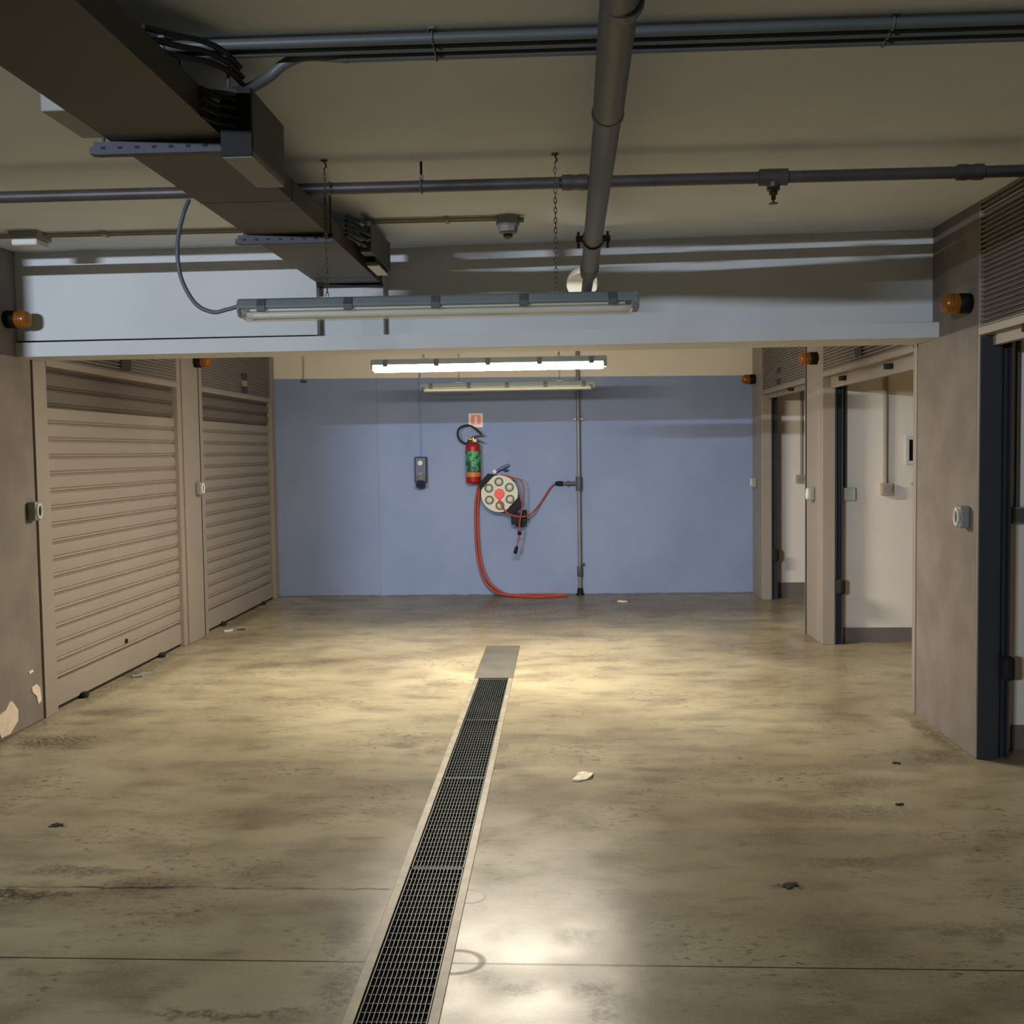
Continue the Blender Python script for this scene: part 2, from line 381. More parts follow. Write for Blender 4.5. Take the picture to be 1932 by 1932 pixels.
# block with the round hole
K = 32; ys0, ys1 = [], []
outer = []
for i in range(K):
    a = 2 * PI * i / K + PI / 4
    c, s_ = math.cos(a), math.sin(a); q = 1 / max(abs(c), abs(s_))
    ox = HX + 0.16 * c * q; oz = (HZ + (ZC - HZ) * s_ * q) if s_ > 0 else (HZ + (HZ - 2.218) * s_ * q)
    outer.append((ox, oz, HX + HR * c, HZ + HR * s_))
vf = [(bm_.bm.verts.new((o[0], rf(o[0]), o[1])), bm_.bm.verts.new((o[2], rf(o[2]), o[3])), bm_.bm.verts.new((o[2], 6.36, o[3])), bm_.bm.verts.new((o[0], 6.36, o[1]))) for o in outer]
for i in range(K):
    A, B = vf[i], vf[(i + 1) % K]
    for k in range(3): bm_.bm.faces.new((A[k], B[k], B[k + 1], A[k + 1]))
bm_.box(XL, XR, 6.26, 6.36, 2.205, 2.218)
struct('beam', bm_, M['beam'], 'pale blue grey concrete beam across the aisle')

# inner walls of the right garages
struct('wall_garage', MB().box(XR + 0.13, 6.5, 8.66, 9.06, 0, 2.45), M['garage_white'], 'cream plaster wall inside the middle right garage')
struct('wall_garage.001', MB().box(XR + 0.13, 6.5, 11.33, YB + 0.3, 0, 2.45), M['garage_white'], 'cream plaster wall inside the last right garage')
struct('wall_garage.002', MB().box(XR + 0.10, 6.5, 5.56, 6.14, 0, 2.45), M['garage_white'], 'unlit plaster wall inside the nearest right garage')
struct('wall_garage.003', MB().box(6.5, 6.7, 2.6, YB + 0.3, 0, 2.45), M['garage_white'])
struct('wall_garage.004', MB().box(XR + 0.22, 6.5, 2.5, 2.9, 0, 2.45), M['garage_white'])
struct('ceiling_garage', MB().box(XR + 0.22, 6.7, 2.5, YB + 0.3, 2.45, ZC), M['garage_white'])
struct('baseboard_middle_garage', MB().box(XR + 0.13, 6.5, 8.645, 8.66, 0, 0.115), M['skirting'], 'grey skirting in the middle right garage')
struct('baseboard_last_garage', MB().box(XR + 0.13, 6.5, 11.315, 11.33, 0, 0.15), M['skirting'], 'grey skirting in the last right garage')
struct('baseboard_near_garage', MB().box(XR + 0.24, 6.5, 5.545, 5.56, 0, 0.125), M['skirting'], 'grey skirting in the nearest right garage')

# ------------------------------------------------------------------ garage doors, left (closed)
def louvers(mb, xf, s, y0, y1, z0, z1, pitch, depth=0.011):
    """flat panel with downward lipped slats; s=+1 faces +x"""
    poly = [(xf - s * 0.03, z0)]; z = z0
    while z < z1 - 1e-6:
        t = min(z + pitch, z1)
        poly += [(xf + s * depth, z + 0.001), (xf + s * depth, z + pitch * 0.30), (xf - s * 0.010, t - pitch * 0.25), (xf - s * 0.010, t)]
        z = t
    poly.append((xf - s * 0.03, z1))
    return mb.prism(poly, 'y', y0, y1)
def slats(mb, xf, s, y0, y1, z0, rows, pitch):
    poly = [(xf - s * 0.035, z0)]
    for i in range(rows):
        z = z0 + i * pitch
        poly += [(xf - s * 0.020, z), (xf - s * 0.020, z + pitch * .10), (xf - s * 0.004, z + pitch * .13), (xf - s * 0.012, z + pitch * .24), (xf, z + pitch * .31), (xf + s * .004, z + pitch * .62), (xf, z + pitch * .97), (xf - s * .020, z + pitch * .99)]
    poly.append((xf - s * 0.035, z0 + rows * pitch))
    return mb.prism(poly, 'y', y0, y1)

def closed_door(name, label, y0, y1, jamb0, jamb1, plates, stops):
    r = thing(name, (XL, (y0 + y1) / 2, 0), label, 'garage door', kind='structure')
    xs = XL - 0.035
    fr = MB().box(XL - 0.10, XL, jamb0, y0, 0, ZC).box(XL - 0.10, XL, y1, jamb1, 0, ZC).box(XL - 0.10, XL + 0.004, y0, y1, 2.10, 2.145)
    fr.build('door_frame', M['door_metal'], r, bevel=0.004)
    louvers(MB(), XL - 0.012, 1, y0, y1, 2.146, ZC, 0.0235).build('louver_panel', M['header'], r)
    p = 0.1045; zb = 0.185
    rows = int((2.10 - zb) / p)
    slats(MB(), xs, 1, y0 + .002, y1 - .002, zb, rows - 2, p).build('shutter_curtain', M['door_metal'], r, smooth=30)
    slats(MB(), xs, 1, y0 + .002, y1 - .002, zb + (rows - 2) * p, 3, p).build('perforated_slats', M['perforated'], r)
    MB().box(xs - .03, xs + .006, y0 + .002, y1 - .002, 0.022, zb - .004).build('bottom_bar', M['door_metal'], r, bevel=0.004)
    MB().box(xs - .02, xs - .002, y0 + .004, y1 - .004, 0.004, 0.022).build('bottom_seal', M['rubber'], r)
    for y in stops: MB().rings([(.001, 0), (.032, 0), (.036, .02), (.032, .034), (.001, .036)], (xs + .012, y, 0.0), 'z', 14).build('rubber_stop', M['rubber'], r, smooth=40)
    for (y, z, w, h) in plates: MB().box(XL - .012, XL + .004, y - w / 2, y + w / 2, z - h / 2, z + h / 2).build('number_plate', M['plate'], r)
    return r, xs
d1, xs = closed_door('door_1', 'closed taupe slatted garage door nearest on the left wall', 6.43, 8.66, 6.268, 8.74, [(7.64, 2.212, .17, .085)], (6.82, 8.19))
MB().rings([(.001, .0), (.016, .0), (.016, .012), (.001, .012)], (xs + .002, 7.55, 0.24), 'x', 12).build('lock', M['black'], d1)
d2, _ = closed_door('door_2', 'closed taupe slatted garage door by the blue back wall on the left', 9.27, 11.50, 9.16, 11.645, [(10.55, 2.315, .16, .062), (10.55, 2.188, .16, .062)], (9.72, 11.06))
MB().box(XL - .012, XL + .003, 10.48, 10.62, 2.225, 2.278).build('number_plate', M['door_metal'], d2)
struct('pillar', MB().box(XL - 0.12, XL + 0.012, 8.755, 9.135, 0, ZC), M['door_metal'], 'taupe post between the two closed garage doors', 0.006)
struct('trim_1', MB().box(XL - 0.2, XL - 0.13, 6.245, YB, 0, ZC), M['rubber'])

# ------------------------------------------------------------------ garage doors, right (open)
def open_door(name, label, y0, y1, jamb0, jamb1, plates, zh=2.09, bar=0.085, stops=()):
    r = thing(name, (XR, (y0 + y1) / 2, 0), label, 'garage door', kind='structure')
    fr = MB().box(XR, XR + 0.10, jamb0, y0, 0, ZC).box(XR, XR + 0.10, y1, jamb1, 0, ZC).box(XR - 0.004, XR + 0.09, y0, y1, zh, zh + 0.04)
    fr.build('door_frame', M['door_metal'], r, bevel=0.004)
    louvers(MB(), XR + 0.012, -1, y0, y1, zh + 0.041, ZC, 0.0235).build('louver_panel', M['header'], r)
    MB().box(XR + .060, XR + .095, y0 + .01, y1 - .01, zh - bar, zh + 0.05).build('bottom_bar', M['door_metal'], r, bevel=0.004)
    for y in stops: MB().rings([(.001, 0), (.034, 0), (.036, .02), (.034, .034), (.001, .036)], (XR + .045, y, zh - bar * .62), 'z', 14).build('rubber_stop', M['rubber'], r, smooth=40)
    # guide channels behind both jambs, the far one seen from the aisle
    for (a, b, yy) in ((y1, y1 + .10, y1 - .005), (y0 - .10, y0, y0 + .005)):
        g = MB().box(XR + .102, XR + .112, a, b, 0, zh + .05).box(XR + .112, XR + .150, a + .04, b - .02, 0, zh + .05).box(XR + .150, XR + .160, a, b, 0, zh + .05)
        g.build('guide_rail', M['guide'], r)
    MB().box(XR + .105, XR + .165, y1 - .075, y1 - .005, .40, .52).build('guide_stop', M['rubber'], r, bevel=0.02)
    for (y, z, w, h) in plates: MB().box(XR - .004, XR + .012, y - w / 2, y + w / 2, z - h / 2, z + h / 2).build('number_plate', M['plate'], r)
    return r
d3 = open_door('door_3', 'open garage door nearest on the right, shutter rolled up', 2.98, 5.385, 2.905, 5.399, [], 2.075, .05, (4.92, 4.1))
MB().box(XR + .008, XR + .102, 5.379, 5.386, 0, 2.07).build('jamb_dark_sheet', M['guide'], d3)  # thin dark sheet over the jamb face towards the opening
d4 = open_door('door_4', 'open middle garage door on the right showing a cream wall', 6.37, 8.55, 6.312, 8.65, [(7.52, 2.185, .16, .06)], 2.085, .085, (6.98, 8.1))
MB().box(XR - .003, XR + .012, 7.47, 7.57, 2.225, 2.29).build('number_plate', M['header'], d4)
open_door('door_5', 'open last garage door on the right beside the blue wall', 9.16, 11.12, 9.075, 11.645, [(10.28, 2.265, .10, .045), (10.28, 2.165, .10, .045)], 2.08, .04, (9.9,))
struct('pillar.001', MB().box(XR - 0.006, XR + 0.13, 8.655, 9.07, 0, ZC), M['door_metal'], 'taupe post between the middle and last right garage', 0.006)
struct('trim_2', MB().box(XR + 0.02, XR + 0.12, 6.295, 6.312, 0, ZC), M['rubber'])
struct('trim_3', MB().box(XR - 0.009, XR, 9.085, 9.094, 0, ZC), M['rubber'])
struct('trim_4', MB().box(XL, XL + 0.012, 9.137, 9.15, 0, ZC), M['rubber'])

# ------------------------------------------------------------------ garage interior fittings
def tubething(name, pts, r, mat, label, cat, seg=12):
    o = MB().tube(pts, r, seg).build(name, mat, loc=pts[0], smooth=40); return tag(o, label, cat)
GY = 8.66
t = thing('junction_box', (2.236, GY, 1.18), 'pale green square junction box on the cream wall of the middle right garage', 'junction box')
MB().box(2.182, 2.29, GY - .06, GY - .012, 1.125, 1.227).build('cover', M['box_green'], t, bevel=.006); MB().box(2.19, 2.282, GY - .012, GY, 1.132, 1.22).build('back_box', M['box_grey'], t)
tubething('conduit', [(2.222, GY - .012, 2.44), (2.222, GY - .012, 1.222)], .012, M['conduit'], 'thin grey conduit running down to the pale green junction box', 'conduit')
t = thing('wall_socket', (2.535, GY, 1.21), 'beige socket box at the foot of the wide conduit in the middle right garage', 'socket')
MB().box(2.490, 2.580, GY - .055, GY, 1.165, 1.258).build('back_box', M['socket_beige'], t, bevel=.006)
MB().rings([(.001, -.064), (.030, -.064), (.033, -.054), (.033, -.05)], (2.535, GY, 1.213), 'y', 18).build('socket_face', M['box_grey'], t, smooth=40)
tubething('conduit', [(2.530, GY - .018, 2.44), (2.530, GY - .018, 1.255)], .018, M['conduit_pale'], 'wide beige conduit running down to the socket box in the middle right garage', 'conduit')
t = thing('vent_grille', (2.77, GY, 1.40), 'dark vent with white frame cut off by the middle garage jamb', 'vent')
MB().box(2.685, 2.865, GY - .02, GY - .001, 1.595, 1.625).box(2.685, 2.865, GY - .02, GY - .001, 1.40, 1.43).box(2.685, 2.715, GY - .018, GY - .001, 1.43, 1.595).box(2.835, 2.865, GY - .018, GY - .001, 1.43, 1.595).build('frame', M['box_white'], t, bevel=.003)
mb = MB().box(2.715, 2.835, GY - .004, GY - .001, 1.43, 1.595)
for i in range(7): mb.box(2.715, 2.835, GY - .012, GY - .004, 1.435 + i * .023, 1.441 + i * .023)
mb.build('grille', M['black'], t)
tag(MB().box(2.735, 2.79, GY - .03, GY, 1.235, 1.262).build('cable_clip', M['box_grey'], bevel=.006, loc=(2.76, GY, 1.25)), 'small grey clip under the dark vent on the cream garage wall', 'clip')
GY = 11.33
t = thing('wall_socket', (2.45, GY, 1.18), 'beige socket box half hidden behind the post in the last right garage', 'socket')
MB().box(2.405, 2.50, GY - .05, GY, 1.18, 1.265).build('back_box', M['socket_beige'], t, bevel=.006); MB().rings([(.001, -.058), (.028, -.058), (.031, -.049), (.031, -.046)], (2.452, GY, 1.222), 'y', 16).build('socket_face', M['box_grey'], t, smooth=40)
tubething('conduit', [(2.462, GY - .014, 2.44), (2.462, GY - .014, 1.262)], .014, M['conduit_pale'], 'thin beige conduit running down the last right garage', 'conduit')
t = thing('junction_box', (2.185, GY, 1.2), 'small grey switch box in the dark corner of the last right garage', 'switch')
MB().box(2.165, 2.215, GY - .04, GY, 1.165, 1.245).build('back_box', M['box_grey'], t, bevel=.006); MB().box(2.175, 2.205, GY - .046, GY - .04, 1.18, 1.23).build('rocker', M['box_white'], t)
GY = 5.56
t = thing('junction_box', (2.265, GY, 1.25), 'dark grey socket box on the unlit wall of the nearest right garage', 'junction box')
MB().box(2.245, 2.32, GY - .045, GY + .002, 1.15, 1.235).build('back_box', M['box_grey'], t, bevel=.006); MB().box(2.252, 2.313, GY - .052, GY - .045, 1.158, 1.228).build('cover', M['galv_dull'], t)
tubething('conduit', [(2.275, GY - .012, 2.44), (2.275, GY - .012, 1.233)], .011, M['conduit'], 'thin conduit on the unlit wall of the nearest right garage', 'conduit')

# ------------------------------------------------------------------ beacons and key switches (built at the origin, facing +x)
def make_beacon():
    r = thing('warning_beacon', (0, 0, 0), '', 'warning light', 'amber warning beacons beside the garage doors')
    MB().rings([(.001, 0), (.046, 0), (.050, .006), (.050, .058), (.044, .066), (.001, .066)], (0, 0, 0), 'x', 24).build('base', M['black'], r, smooth=40)
    MB().rings([(.001, .062), (.047, .062), (.048, .10), (.044, .125), (.030, .138), (.001, .142)], (0, 0, 0), 'x', 24).build('lens', M['amber'], r, smooth=50)
    mb = MB().torus((.082, 0, 0), .049, .003, 'x').torus((.10, 0, 0), .049, .003, 'x'); mb.build('lens_rib', M['amber'], r, smooth=60)
    return r
b0 = make_beacon()
b0.location = (XL, 5.98, 2.325); b0['label'] = 'amber beacon with black base on the left wall end beside the beam'
dup(b0, (XL + .010, 9.07, 2.34), 'amber beacon on the post between the two closed left garage doors')
dup(b0, (XR, 5.50, 2.245), 'amber beacon with black base high on the right stucco pier', PI)
dup(b0, (XR - .004, 8.70, 2.245), 'amber beacon on the post between the middle and last right garage', PI)
dup(b0, (XR, 11.47, 2.262), 'small dim amber beacon in the back right corner beside the blue wall', PI)
def make_switch():
    r = thing('key_switch', (0, 0, 0), '', 'key switch', 'key switches beside the garage doors')
    MB().box(0, .052, -.042, .042, -.055, .055).build('body', M['box_grey'], r, bevel=.012)
    ov = [Vector((.054, .026 * math.cos(2 * PI * i / 24), .040 * math.sin(2 * PI * i / 24))) for i in range(24)]
    MB().tube(ov, .008, 8, True).build('ring', M['box_white'], r, smooth=60)
    MB().box(.050, .056, -.008, .008, -.024, .024).build('keyhole', M['black'], r)
    return r
s0 = make_switch()
s0.location = (XL, 6.17, 1.243); s0['label'] = 'white key switch on the left wall end beside the nearest closed door'
dup(s0, (XL + .012, 9.03, 1.275), 'white key switch on the post between the closed left garage doors')
dup(s0, (XR, 5.515, 1.19), 'white ringed key switch on the wide right stucco pier', PI)
dup(s0, (XR - .006, 8.80, 1.175), 'white key switch on the post between the two far right garages', PI)
dup(s0, (XR, 11.42, 1.19), 'small key switch in the far right corner next to the blue wall', PI)

# ------------------------------------------------------------------ hanging lamps
LX, LL = -0.49, 1.59
def make_lamp(loc, label, diffuser, chains=True, tubes=True, name='fluorescent_lamp'):
    x, y, z = loc                                           # underside of the cover
    r = thing(name, loc, label, 'lamp', 'fluorescent lamps hung along the aisle' if chains else None)
    h = LL / 2
    hp = [(y - .062, z + .042), (y - .066, z + .050), (y - .052, z + .078), (y - .040, z + .084), (y + .040, z + .084), (y + .052, z + .078), (y + .066, z + .050), (y + .062, z + .042)]
    MB().prism(hp, 'x', x - h, x + h).build('housing', M['lamp_grey'], r, bevel=.004)
    dp = [(y - .060, z + .042), (y - .056, z + .020), (y - .040, z + .004), (y - .022, z), (y + .022, z), (y + .040, z + .004), (y + .056, z + .020), (y + .060, z + .042)]
    cv = MB().prism(dp, 'x', x - h + .02, x + h - .02)
    if not tubes:                                            # the glowing cover is open at the top, against the housing
        bmesh.ops.recalc_face_normals(cv.bm, faces=cv.bm.faces)
        bmesh.ops.delete(cv.bm, geom=[f for f in cv.bm.faces if f.normal.z > 0.9], context='FACES')
    cv.build('cover', M[diffuser], r)
    if tubes:
        MB().box(x - h + .05, x + h - .05, y - .045, y + .045, z + .035, z + .041).build('reflector', M['white_enamel'], r)
        for s in (-1, 1):
            tb = MB().cyl((x - h + .06, y + s * .024, z + .019), (x + h - .06, y + s * .024, z + .019), .012, 14).build('tube', M['tube'], r, smooth=40)
            for e in (-1, 1):
                MB().cyl((x + e * (h - .06), y + s * .024, z + .019), (x + e * (h - .035), y + s * .024, z + .019), .0135, 12).build('tube_holder', M['white_enamel'], tb)
    for k in range(5):
        cx = x - h + .10 + k * (LL - .2) / 4
        for s in (-1, 1):
            MB().prism([(y + s * .0605, z + .030), (y + s * .0665, z + .032), (y + s * .0705, z + .052), (y + s * .056, z + .080), (y + s * .052, z + .078), (y + s * .064, z + .052)], 'x', cx - .017, cx + .017).build('clip', M['galv_dull'], r)
    for s in (-1, 1): MB().prism([(y - .066, z + .040), (y - .052, z + .080), (y + .052, z + .080), (y + .066, z + .040), (y + .05, z + .012), (y - .05, z + .012)], 'x', x + s * (h - .018) - .004, x + s * (h - .002) + .006 * (s > 0) ).build('end_cap', M['lamp_grey'], r, bevel=.003)
    if chains:
        for cx in (x - .442, x + .476):
            mb = MB().box(cx - .03, cx + .03, y - .02, y + .02, z + .084, z + .088)
            mb.build('hanger', M['steel'], r)
            mb = MB(); zz = z + .098; k = 0
            while zz < ZC - .03:
                lk = [Vector((math.cos(a) * .0055, 0, math.sin(a) * .012)) for a in [2 * PI * i / 10 for i in range(10)]]
                if k % 2: lk = [Vector((v.y, v.x, v.z)) for v in lk]
                mb.tube([Vector((cx, y, zz)) + v for v in lk], .0018, 5, True); zz += .0195; k += 1
            mb.tube(spline([(cx, y, zz - .008), (cx + .008, y, zz), (cx + .004, y, zz + .012), (cx, y, ZC - .004)], 5), .003, 6)
            mb.cyl((cx, y, ZC - .006), (cx, y, ZC), .014, 12)
            mb.build('chain', M['chain'], r, smooth=60)
    return r
make_lamp((LX, 4.36, 2.088), 'unlit hanging fluorescent lamp in front of the beam, cable at its left end', 'diffuser_clear')
make_lamp((LX, 7.40, 2.100), 'glowing hanging fluorescent lamp just behind the beam', 'diffuser_warm', tubes=False)
make_lamp((LX, 9.95, 2.098), 'unlit hanging fluorescent lamp farthest from the beam, near the blue wall', 'diffuser_clear')
# the cool strip light high on the wall behind the camera, over the side aisle (casts the conduit shadows on the beam)
t = thing('wall_lamp', (-4.6, -6.0, 2.6), 'cool white strip light high on the far front wall of the side aisle', 'lamp')
MB().box(-5.4, -3.8, -6.0, -5.93, 2.64, 2.715).build('housing', M['lamp_grey'], t, bevel=.004)
ld = bpy.data.lights.new('strip_light', 'AREA'); ld.shape = 'RECTANGLE'; ld.size = 1.5; ld.size_y = 0.035
ld.energy = COOL_W; ld.color = LIT_COOL[:3]; ld.spread = math.radians(100)
lo = bpy.data.objects.new('strip_light', ld); COL.objects.link(lo); lo.location = (-4.6, -5.925, 2.69); lo.rotation_euler = (PI / 2, 0, 0)
cab = spline([(-1.50, 4.41, 2.587), (-1.515, 4.38, 2.52), (-1.535, 4.36, 2.40), (-1.525, 4.36, 2.27), (-1.47, 4.36, 2.165), (-1.40, 4.36, 2.128), (-1.34, 4.36, 2.137), (-1.288, 4.36, 2.150)], 8)
tubething('hanging_lamp_cable', cab, .0085, M['cable'], 'grey cable looping down to the left end of the front unlit lamp', 'cable')

# ------------------------------------------------------------------ ceiling services
# cable duct
DZ = 2.50
t = thing('cable_duct', (-1.175, 3.3, DZ), 'wide grey sheet metal cable duct running under the ceiling into the beam', 'cable duct')
MB().box(-1.35, -1.0, 0.3, 6.16, DZ, DZ + .086).build('body', M['galv'], t, bevel=.003)
for y in (2.2, 4.1, 5.9): MB().box(-1.352, -.998, y - .004, y + .004, DZ - .001, DZ + .087).build('joint', M['galv_dull'], t)
MB().box(-1.36, -.995, 6.085, 6.16, DZ - .012, DZ).build('end_lip', M['black'], t)
def strut(y, x0, x1, label):
    t = thing('hanger_bracket', ((x0 + x1) / 2, y, DZ - .04), label, 'bracket', 'perforated brackets carrying the cable duct')
    mb = MB().box(x0, x1, y - .018, y - .0155, DZ - .038, DZ - .001).box(x0, x1, y - .0155, y + .018, DZ - .003, DZ - .001).box(x0, x1, y - .0155, y + .018, DZ - .038, DZ - .036).box(x0 - .012, x0, y - .018, y + .018, DZ - .036, DZ - .016)
    mb.build('channel', M['strut'], t)
    x = x0 + .03
    while x < x1 - .02: MB().box(x - .007, x + .007, y - .0188, y - .018, DZ - .024, DZ - .016).build('slot', M['black'], t); x += .052
    for x in (x0 + .025, x1 - .012): MB().cyl((x, y, DZ - .003), (x, y, ZC), .005, 8).build('threaded_rod', M['galv_dull'], t); 
    return t
strut(3.29, -1.40, -.975, 'perforated blue grey bracket under the cable duct nearest the camera')
strut(4.72, -1.39, -.975, 'perforated blue grey bracket under the cable duct above the front lamp')
t = thing('ceiling_junction_box', (-.92, 3.3, 2.42), 'grey junction box on the right side of the cable duct with a black front where cables enter', 'junction box')
MB().box(-.968, -.875, 3.14, 3.50, 2.425, 2.60).build('body', M['galv_dull'], t, bevel=.004)
MB().box(-.966, -.877, 3.128, 3.14, 2.408, 2.598).build('black_front', M['black'], t)  # black sheet covering the whole front, where the cables end
MB().box(-.966, -.877, 3.14, 3.50, 2.405, 2.425).build('lid', M['box_grey'], t, bevel=.003)
for k in range(4): MB().tube(spline([(-.995, 3.05, 2.50 + .025 * k), (-.96, 3.09, 2.49 + .026 * k), (-.92, 3.128, 2.49 + .024 * k)], 5), .006, 8).build('cable', M['cable_black'], t, smooth=60)
t = thing('ceiling_junction_box', (-.95, 5.6, 2.48), 'dark cluttered junction box beside the cable duct right in front of the beam', 'junction box')
MB().box(-.972, -.915, 5.32, 5.92, 2.53, 2.685).build('body', M['galv_dull'], t, bevel=.004)
MB().box(-.970, -.912, 5.50, 5.80, 2.492, 2.502).build('lid', M['box_white'], t, bevel=.002)
for k in range(5): MB().tube(spline([(-.985, 5.05, 2.56 + .022 * k), (-.93 + .01 * (k % 3), 5.2, 2.54 + .026 * k), (-.945, 5.32, 2.56 + .022 * k)], 6), .008, 8).build('cable', M['cable_black'], t, smooth=60)
MB().box(-.968, -.918, 5.45, 5.85, 2.502, 2.53).build('terminal_block', M['black'], t)
t = thing('ceiling_junction_box', (-1.49, 3.33, 2.56), 'pale grey box on the left side of the cable duct', 'junction box')
MB().box(-1.515, -1.385, 3.18, 3.46, 2.565, 2.66).build('body', M['box_grey'], t, bevel=.004)
MB().box(-1.545, -1.385, 3.165, 3.475, 2.66, ZC).build('back_plate', M['conduit'], t, bevel=.003)

# conduits under the ceiling, nearest bundle
for i, (y, r, x0, lab) in enumerate([(3.075, .015, -4.5, 'thick grey ceiling conduit, the one nearest the camera in the bundle of three'), (3.122, .014, -4.5, 'grey ceiling conduit in the middle of the bundle of three'), (3.166, .014, -.40, 'grey ceiling conduit of the bundle that bends off towards the cable duct')]):
    o = thing('ceiling_conduit', (0, y, ZC - r), lab, 'conduit', 'conduits in the nearest ceiling bundle')
    if i < 2: MB().cyl((x0, y, ZC - r - .006 - .007 * i), (XR + .0, y, ZC - r - .006 - .007 * i), r, 16).build('tube', M['conduit'], o, smooth=40)
    else:
        MB().cyl((-.62, y, ZC - r - .006 - .007 * i), (XR, y, ZC - r - .006 - .007 * i), r, 16).build('tube', M['conduit'], o, smooth=40)
        MB().tube(spline([(-.60, y, ZC - r - .006 - .007 * i), (-.72, 3.175, 2.698), (-.79, 3.185, 2.680), (-.84, 3.19, 2.645), (-.90, 3.16, 2.602), (-.96, 3.11, 2.575), (-1.03, 3.07, 2.565)], 8), .0155, 14).build('flexible_end', M['conduit'], o, smooth=50)
for (x, lab) in [(-.345, 'conduit clip on the ceiling bundle just left of the drain pipe'), (.915, 'conduit clip on the ceiling bundle right of the drain pipe'), (-1.10, 'conduit clip on the ceiling bundle beside the cable duct')]:
    t = thing('ceiling_conduit_clip', (x, 3.12, ZC - .04), lab, 'clip', 'clips holding the ceiling bundle')
    MB().box(x - .009, x + .009, 3.045, 3.185, ZC - .006, ZC).build('strap', M['conduit'], t)
    for y, r in ((3.075, .0175), (3.122, .0205), (3.166, .0235)): MB().torus((x, y, ZC - r - .003), r, .003, 'x', 18, 6).build('saddle', M['conduit'], t, smooth=60)
for k in range(3):
    tubething('power_cable', spline([(x_, y_ + .022 * k, z_ - .020 * k) for x_, y_, z_ in ((-1.05, 2.78, 2.640), (-1.0, 2.87, 2.652), (-.955, 2.95, 2.665), (-.92, 3.03, 2.665), (-.90, 3.115, 2.65))], 8), .008, M['cable_black'], ['black cable arching highest from the cable duct into the near junction box', 'black cable, the middle one arching from the duct into the near junction box', 'black cable arching lowest from the cable duct into the near junction box'][k], 'cable')

# thin conduits along the beam
for (y, lab) in [(5.46, 'thin pale conduit nearer the camera, running right to the ceiling sensor box'), (5.505, 'thin pale conduit nearer the beam, running right to the ceiling sensor box')]:
    tubething('thin_conduit', [(-1.0, y, ZC - .011), (-.30, y, ZC - .011)], .008, M['conduit_pale'], lab, 'conduit')
for (y, lab) in [(5.60, 'thin pale conduit nearer the camera, left of the cable duct by the beam'), (5.645, 'thin pale conduit nearer the beam, left of the cable duct')]:
    tubething('thin_conduit', [(-3.25, y, ZC - .011), (-1.36, y, ZC - .011)], .008, M['conduit_pale'], lab, 'conduit')
for (x, y, lab) in [(-.56, 5.482, 'small clip on the thin conduits right of the cable duct'), (-2.36, 5.62, 'small clip on the thin conduits left of the cable duct')]:
    tag(MB().box(x - .011, x + .011, y - .04, y + .04, ZC - .024, ZC).build('ceiling_conduit_clip', M['conduit_pale'], bevel=.004, loc=(x, y, ZC - .024)), lab, 'clip')
t = thing('ceiling_sensor_box', (-.255, 5.48, ZC - .11), 'pale grey round bottomed box on the ceiling before the beam', 'ceiling box')
MB().rings([(.001, 0), (.058, 0), (.058, -.045), (.050, -.052), (.050, -.062), (.042, -.085), (.036, -.088), (.001, -.088)], (-.255, 5.48, ZC), 'z', 8).build('body', M['box_grey'], t, smooth=25)
MB().rings([(.001, -.088), (.024, -.088), (.022, -.104), (.010, -.112), (.001, -.112)], (-.255, 5.48, ZC), 'z', 16).build('sensor_tip', M['galv_dull'], t, smooth=40)
MB().cyl((-.20, 5.48, ZC - .02), (-.175, 5.48, ZC - .02), .014, 12).build('cable_gland', M['box_grey'], t)
t = thing('ceiling_box', (-2.75, 5.6, ZC - .07), 'white bottomed box on the ceiling at the left end of the beam', 'ceiling box')
MB().box(-2.825, -2.67, 5.52, 5.68, ZC - .04, ZC).build('back_box', M['box_grey'], t, bevel=.004)
MB().box(-2.815, -2.68, 5.53, 5.67, ZC - .075, ZC - .04).build('cover', M['box_white'], t, bevel=.008)

# sprinkler main
SY, SZ = 4.43, 2.622
t = thing('sprinkler_pipe', (0, SY, SZ), 'dark iron sprinkler pipe running across the ceiling in front of the beam', 'pipe')
MB().cyl((-4.5, SY, SZ), (XR + .0, SY, SZ), .0235, 20).build('pipe', M['sprinkler'], t, smooth=40)
for x in (.066, 1.62): MB().rings([(.0235, -.055), (.031, -.05), (.032, -.02), (.029, 0), (.032, .02), (.031, .05), (.0235, .055)], (x, SY, SZ), 'x', 20).build('coupling', M['sprinkler'], t, smooth=40)
tee = MB().rings([(.0235, -.06), (.033, -.055), (.033, .055), (.0235, .06)], (.853, SY, SZ), 'x', 20).rings([(.026, -.02), (.026, -.05), (.018, -.055)], (.853, SY, SZ), 'z', 16).build('tee', M['sprinkler'], t, smooth=40)
MB().rings([(.017, -.055), (.017, -.068), (.010, -.070), (.009, -.088), (.004, -.090), (.004, -.100), (.018, -.101), (.018, -.104), (.001, -.105)], (.853, SY, SZ), 'z', 14).build('sprinkler_head', M['bronze'], tee, smooth=40)
MB().torus((-.553, SY, SZ), .026, .004, 'x', 22, 8).box(-.561, -.545, SY - .006, SY + .006, SZ + .024, SZ + .045).build('pipe_hanger', M['conduit'], t)
MB().cyl((-.553, SY, SZ + .045), (-.553, SY, ZC), .005, 8).build('hanger_rod', M['black'], t)

